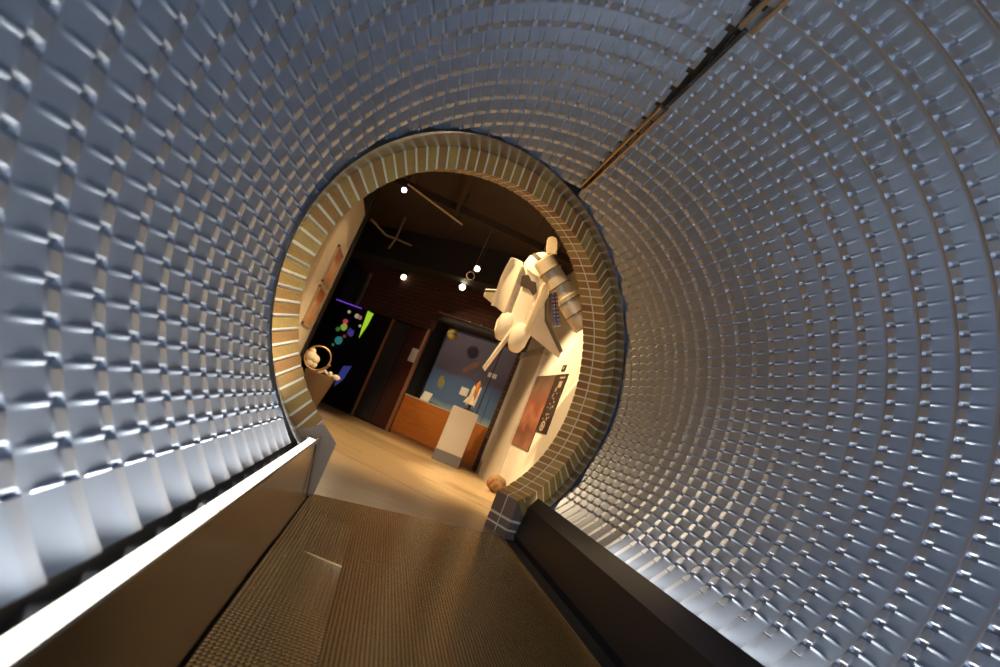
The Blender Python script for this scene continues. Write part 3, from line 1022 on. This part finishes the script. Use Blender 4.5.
b = MB()
R = []
for f, w, h in [(-.56, .15, .12), (-.52, .185, .15), (-.35, .20, .155), (.22, .20, .155), (.33, .195, .16), (.42, .165, .145), (.48, .11, .10), (.52, .05, .05), (.53, .01, .01)]:
    R.append([S(f, w * math.copysign(abs(math.cos(t)) ** .75, math.cos(t)), -.05 + h * math.copysign(abs(math.sin(t)) ** .85, math.sin(t)) * (.6 if math.sin(t) < 0 else (0.6 if -.36 < f < .23 else 1))) for t in np.linspace(0, 2 * math.pi, 28, endpoint=False)])
b.rings(R)
b.build('fuselage', 'model', sh, smooth=True)
b = MB()                                       # open cargo bay: trough with frames
b.rings([[S(f, .165 * math.cos(t), .062 - .05 * math.sin(t)) for t in np.linspace(0, math.pi, 13)] for f in (-.36, .30)], cap=False, closed=False)
for f in np.linspace(-.34, .28, 7):
    b.tube([S(f, .165 * math.cos(t), .066 - .05 * math.sin(t)) for t in np.linspace(0, math.pi, 9)], .006, 5)
b.box(S(-.36, -.178, .045), SR * .016, SF * .66, SU * .04)
b.box(S(-.36, .162, .045), SR * .016, SF * .66, SU * .04)
b.build('cargo_bay', 'bay', sh)
b = MB()
b.prism([S(.08, -.10, .072), S(.20, -.12, .072), S(.25, -.06, .072), S(.21, .0, .072), S(.23, .06, .072), S(.14, .12, .072), S(.08, .10, .072), S(.11, .03, .072)], SU * -.015)
b.build('bay_opening', 'modeldark', sh)
for sgn in (-1, 1):
    b = MB()
    R0 = []
    for t in np.linspace(0, 1.45, 10):
        if sgn < 0:
            R0.append((.185 + .17 * math.sin(t), .05 + .075 * (1 - math.cos(t))))
        else:
            R0.append((.185 + .05 * math.sin(t), .05 + .11 * (1 - math.cos(t))))
    R1_ = []
    for f in np.linspace(-.36, .32, 6):
        k = 1 - .25 * max(0, (f - .1) / .22)
        R1_.append([S(f, sgn * (.185 + (r_ - .185) * k), u_) for r_, u_ in R0] + [S(f, sgn * (.185 + (r_ - .185) * k), u_ - .014) for r_, u_ in R0[::-1]])
    b.rings(R1_)
    b.build('cargo_door', 'model', sh, smooth=True)
for sgn in (-1, 1):
    b = MB()
    b.prism([S(.12, sgn * .17, -.09), S(-.16, sgn * .30, -.09), S(-.36, sgn * .62, -.08), S(-.46, sgn * .63, -.08), S(-.47, sgn * .17, -.09)], SU * .024)
    w = b.build('wing', 'model', sh, bevel=.006)
    b = MB()
    b.prism([S(.12, sgn * .175, -.096), S(-.16, sgn * .306, -.096), S(-.36, sgn * .632, -.086), S(-.39, sgn * .62, -.086), S(-.185, sgn * .285, -.096), S(.07, sgn * .168, -.096)], SU * .034)
    b.build('leading_edge', 'wingtile', w)
for sgn in (-1, 1):
    b = MB()
    R = []
    for f, r_ in ((-.70, .05), (-.685, .075), (-.60, .105), (-.48, .112), (-.38, .09), (-.32, .03)):
        R.append([S(f, sgn * .115 + r_ * math.cos(t), .045 + r_ * math.sin(t)) for t in np.linspace(0, 2 * math.pi, 18, endpoint=False)])
    b.rings(R)
    b.build('engine_pod', 'model', sh, smooth=True)
for r_, u_ in ((0, .0), (-.08, -.08), (.08, -.08)):
    b = MB()
    b.lathe(S(-.54, r_, u_), -SF, [(0, .028), (.05, .036), (.10, .05)], 16)
    b.build('engine_bell', 'modeldark', sh, smooth=True)
b = MB()
b.prism([S(-.42, -.012, .06), S(-.60, -.012, .06), S(-1.02, -.012, .31), S(-.95, -.012, .36)], SR * .024)
b.build('tail_fin', 'model', sh, bevel=.004)
b = MB()
b.rings([[S(.47, r_, u_) for r_, u_ in q] for q in ([(-.11, .055), (0, .078), (.11, .055), (.11, .045), (0, .066), (-.11, .045)],)] + [[S(.50, r_, u_) for r_, u_ in ((-.10, .035), (0, .058), (.10, .035), (.10, .025), (0, .046), (-.10, .025))]])
b.build('cockpit_window', 'modeldark', sh)
for f, r_ in ((.40, 0), (-.40, -.18), (-.40, .18)):
    p = S(f, r_, .03)
    b = MB()
    b.tube([p, A3(p[0], p[1], ZC)], .0035, 5)
    b.build('wire', 'wire', sh)

# hanging telescope model behind the shuttle
T0, T1 = A3(0.30, 5.10, 2.485), A3(0.93, 5.0, 2.0)
TA = (T1 - T0) / np.linalg.norm(T1 - T0)
TLn = float(np.linalg.norm(T1 - T0))
tc_ = thing('telescope_model', 'tan foil-wrapped space telescope model with blue solar panel, hung behind the shuttle', 'model', (T0 + T1) / 2)
b = MB()
b.lathe(T0, TA, [(0, .095), (.012, .108), (TLn * .55, .108), (TLn * .56, .120), (TLn * .97, .120), (TLn, .105)], 28)
b.build('barrel', 'gold', tc_, smooth=True, angle=30)
b = MB()
b.lathe(T0 - TA * .004, TA, [(0, .02), (.001, .10), (.002, .10)], 28)
b.build('aperture', 'modeldark', tc_)
b = MB()
for q in (.18, .40, .62, .80):
    b.lathe(T0 + TA * TLn * q, TA, [(-.005, .10), (-.005, .124), (.005, .124), (.005, .10)], 28)
b.build('band', 'goldside', tc_)
dn = np.cross(TA, A3(0, 1, 0))
dn /= np.linalg.norm(dn)
if dn[2] < 0:
    dn = -dn
b = MB()
fc = T0 + dn * .11 - TA * .01
fd = A3(-.30, .05, .95)
fw = A3(.9, -.1, .3)
fd, fw = fd / np.linalg.norm(fd), fw / np.linalg.norm(fw)
b.prism([fc - fw * .055, fc + fw * .055, fc + fw * .055 + fd * .13, fc + fw * .04 + fd * .17, fc + fd * .185, fc - fw * .04 + fd * .17, fc - fw * .055 + fd * .13], np.cross(fd, fw) * .012)
b.build('aperture_door', 'gold', tc_, bevel=.003)
pc_ = A3(0.512, 4.93, 2.134)
b = MB()
hv, lv = A3(.055, 0, .033), A3(.145, 0, -.287)
b.prism([pc_ - hv * .5 - lv * .15, pc_ + hv * .5 - lv * .15, pc_ + hv * .5 + lv * .85, pc_ - hv * .5 + lv * .85], A3(0, .012, 0))
sp_ = b.build('solar_panel', 'solar', tc_, bevel=.002)
b = MB()
for k in range(9):
    q = pc_ - lv * .15 + lv * (k + .5) / 9
    for s_ in (-.25, .25):
        b.cbox(q + hv * s_ + A3(0, -.0015, 0), hv * .34, lv * .075, A3(0, .003, 0))
b.build('cell', 'chrome', sp_)
b = MB()
b.tube([pc_ - lv * .05 + A3(0, .008, 0), pc_ - lv * .05 + A3(.07, .14, .05)], .008, 6)
b.build('panel_arm', 'model', tc_)
b = MB()
b.cbox(pc_ + lv * .875, hv * 1.1, lv * .05, A3(0, .02, 0))
b.build('panel_end', 'model', tc_)
b = MB()
for q in (.15, .85):
    p = T0 + TA * TLn * q
    b = MB()
    b.tube([p + A3(0, 0, .1), A3(p[0], p[1], ZC)], .0035, 5)
    b.build('wire', 'wire', tc_)

# ------------------------------------------------------------------ track lights and ceiling gear
tr1 = thing('track_rail', 'thin lamp rail under the dark ceiling, ending at the violet lamp', 'rail', A3(-.95, 6.5, 3.02))
b = MB()
b.tube([A3(-1.34, 6.30, 3.04), A3(-.56, 6.82, 3.04)], .014, 8)
b.build('rail', 'rail', tr1, smooth=True)
for q in (.1, .9):
    b = MB()
    p = A3(-1.34, 6.30, 3.04) * (1 - q) + A3(-.56, 6.82, 3.04) * q
    b.tube([p, A3(p[0], p[1], ZC)], .008, 6)
    b.build('hanger', 'wire', tr1)


def lamp(loc, aim, m, label, r=.045, power=60, col=(1, .74, .45), cone=70, can='can', top=ZC):
    loc, aim = np.asarray(loc, float), np.asarray(aim, float)
    d = aim - loc
    d /= np.linalg.norm(d)
    t = thing('track_lamp', label, 'lamp', loc, 'track lamps in the hall')
    b = MB()
    b.lathe(loc - d * .13, d, [(0, .02), (.01, r * .75), (.05, r * .85), (.125, r * 1.08), (.135, r * 1.08), (.136, r * .9), (.12, r * .88)], 20)
    b.build('housing', can, t, smooth=True)
    b = MB()
    b.sphere(loc - d * .012, r * .84, 18, 10)
    b.build('bulb', m, t, smooth=True)
    b = MB()
    b.tube([loc - d * .10, loc - d * .10 + A3(0, 0, .09), A3(loc[0] - d[0] * .1, loc[1] - d[1] * .1, top)], .008, 6)
    b.build('stem', 'wire', t)
    if power:
        l = bpy.data.lights.new('spot', 'SPOT')
        l.energy = power
        l.color = col
        l.spot_size = math.radians(cone)
        l.spot_blend = 0.8
        l.shadow_soft_size = 0.04
        o = bpy.data.objects.new('spot_light', l)
        COL.objects.link(o)
        o.location = tuple(loc + d * .06)
        o.rotation_euler = Vector(d).to_track_quat('-Z', 'Y').to_euler()
    return t


lamp((-1.36, 6.38, 2.98), (-1.0, 3.9, 1.3), 'violetlamp', 'violet-white glowing lamp at the end of the lamp rail', .036, 6, (.8, .6, 1))
lamp((-1.19, 10.85, 2.88), (-.6, 2.4, 0.1), 'warmlamp', 'warm glowing lamp high before the left brick wall', .062, 70, cone=24)
lamp((-.12, 9.15, 2.80), (-.3, 2.4, 0.1), 'warmlamp', 'warm glowing lamp left of the shuttle, lower of two', .062, 60, cone=26)
lamp((-.10, 7.75, 2.83), (-.55, 6.0, 1.8), 'warmlamp', 'half-hidden lamp in a metal can beside the left shuttle wing tip', .05, 10)
cg = thing('cable_ring', 'ring of loose dark cable hanging under the can lamp', 'cable', A3(-.14, 7.7, 2.66))
b = MB()
b.tube([A3(-.15 + .06 * math.cos(t), 7.7, 2.68 + .06 * math.sin(t)) for t in np.linspace(0, 2 * math.pi, 17)], .006, 5)
b.tube([A3(-.15, 7.7, 2.74), A3(-.14, 7.72, 2.83), A3(-.12, 7.75, ZC)], .005, 5)
b.build('cable', 'rail', cg, smooth=True)
pp = thing('ceiling_pipe', 'bent dark pipe with bracket under the far ceiling', 'pipe', A3(-1.5, 8.9, 3.0))
b = MB()
b.tube([A3(-1.88, 8.5, 3.06), A3(-1.62, 8.8, 3.0), A3(-1.48, 8.95, 3.05), A3(-1.2, 9.2, 3.12)], .02, 8)
b.build('pipe', 'rail', pp, smooth=True)
b = MB()
b.tube([A3(-1.5, 8.93, 2.84), A3(-1.46, 8.93, 3.05), A3(-1.46, 8.93, ZC)], .018, 8)
b.build('bracket', 'rail', pp, smooth=True)

# ------------------------------------------------------------------ light
def spot(loc, aim, power, col, cone, soft=.05, blend=.5):
    l = bpy.data.lights.new('spot', 'SPOT')
    l.energy, l.color, l.spot_size, l.spot_blend, l.shadow_soft_size = power, col, math.radians(cone), blend, soft
    o = bpy.data.objects.new('spot_light', l)
    COL.objects.link(o)
    o.location = loc
    o.rotation_euler = (Vector(aim) - Vector(loc)).to_track_quat('-Z', 'Y').to_euler()


def area(loc, aim, sx, sy, power, col, spread=180):
    l = bpy.data.lights.new('area', 'AREA')
    l.shape, l.size, l.size_y, l.energy, l.color = 'RECTANGLE', sx, sy, power, col
    l.spread = math.radians(spread)
    o = bpy.data.objects.new('area_light', l)
    COL.objects.link(o)
    o.location = loc
    o.rotation_euler = (Vector(aim) - Vector(loc)).to_track_quat('-Z', 'Y').to_euler()


TUBE_L, TUBE_R = 46, 31
WARM = (1.0, 0.70, 0.38)
spot((-.75, 6.3, 3.2), (1.3, 6.4, .75), 540, WARM, 60)
spot((-.95, 4.9, 3.1), (.5, 5.5, 2.2), 330, WARM, 46)
spot((-.5, 6.0, 3.1), (-1.9, 7.3, 1.6), 45, WARM, 45)  # added spot brightening the left wall pictures, no known lamp
spot((-.6, 6.9, 3.2), (.3, 9.3, .45), 240, WARM, 44)
spot((-1.25, 6.7, 3.1), (.95, 4.35, 1.25), 110, WARM, 34)  # added warm fill for the right brick reveal, no known lamp
spot(tuple(BP(2.3, 2.52, 2.3)), tuple(BP(1.0, 1.6, 0)), 75, (1, .78, .52), 50, .02)
spot((-.15, 6.4, 3.3), (-.55, 6.8, 0), 380, WARM, 78, .1)
# the tubes of the two light strips wash the shell above them
for sx in (-1, 1):
    l = bpy.data.lights.new('tube', 'AREA')
    l.shape, l.size, l.size_y = 'RECTANGLE', 0.03, 5.7
    l.energy, l.color, l.spread = (TUBE_L if sx < 0 else TUBE_R), (1.0, 0.965, 0.90), math.radians(78)
    o = bpy.data.objects.new('tube_light', l)
    COL.objects.link(o)
    z_ = Vector((-sx * 0.78, 0, -0.63)).normalized()        # the lamp shines against this axis
    y_ = Vector((0, 1, 0))
    x_ = y_.cross(z_)
    p_ = M(A3(sx * (0.688 if sx < 0 else 0.708), 0.15, -0.692))
    o.matrix_world = Matrix(((x_[0], y_[0], z_[0], p_[0]), (x_[1], y_[1], z_[1], p_[1]), (x_[2], y_[2], z_[2], p_[2]), (0, 0, 0, 1)))
# daylight falling in at the entrance behind the camera
area((-0.45, -1.3, 0.75), (-0.25, 2.0, 0.62), 1.6, 0.9, 13, (0.66, 0.78, 1.0), 80)

W = bpy.data.worlds.new('world')
SC.world = W
W.use_nodes = True
W.node_tree.nodes['Background'].inputs['Color'].default_value = (0.35, 0.5, 0.9, 1)
W.node_tree.nodes['Background'].inputs['Strength'].default_value = 0.02

# ------------------------------------------------------------------ camera
cd = bpy.data.cameras.new('camera')
cam = bpy.data.objects.new('camera', cd)
COL.objects.link(cam)
cd.sensor_width = 36
cd.lens = 539.51 / 1000 * 36
R_, U_, F_ = A3(0.907, -0.2017, 0.3696), A3(-0.3939, -0.0965, 0.9141), A3(0.1487, 0.9747, 0.167)
cam.matrix_world = Matrix(((R_[0], U_[0], -F_[0], -0.601), (R_[1], U_[1], -F_[1], 0.0), (R_[2], U_[2], -F_[2], 0.7497), (0, 0, 0, 1)))
cd.clip_start = 0.02
cd.dof.use_dof = True
cd.dof.focus_distance = 3.7
cd.dof.aperture_fstop = 2.2
SC.camera = cam

SC.view_settings.view_transform = 'Standard'
SC.view_settings.look = 'None'
SC.view_settings.gamma = 1
SC.view_settings.use_curve_mapping = False
SC.view_settings.exposure = 0
try:
    SC.cycles.use_denoising = True
    SC.cycles.sample_clamp_indirect = 4
    SC.cycles.sample_clamp_direct = 14
    SC.cycles.max_bounces = 8
    SC.cycles.caustics_reflective = True
except Exception:
    pass
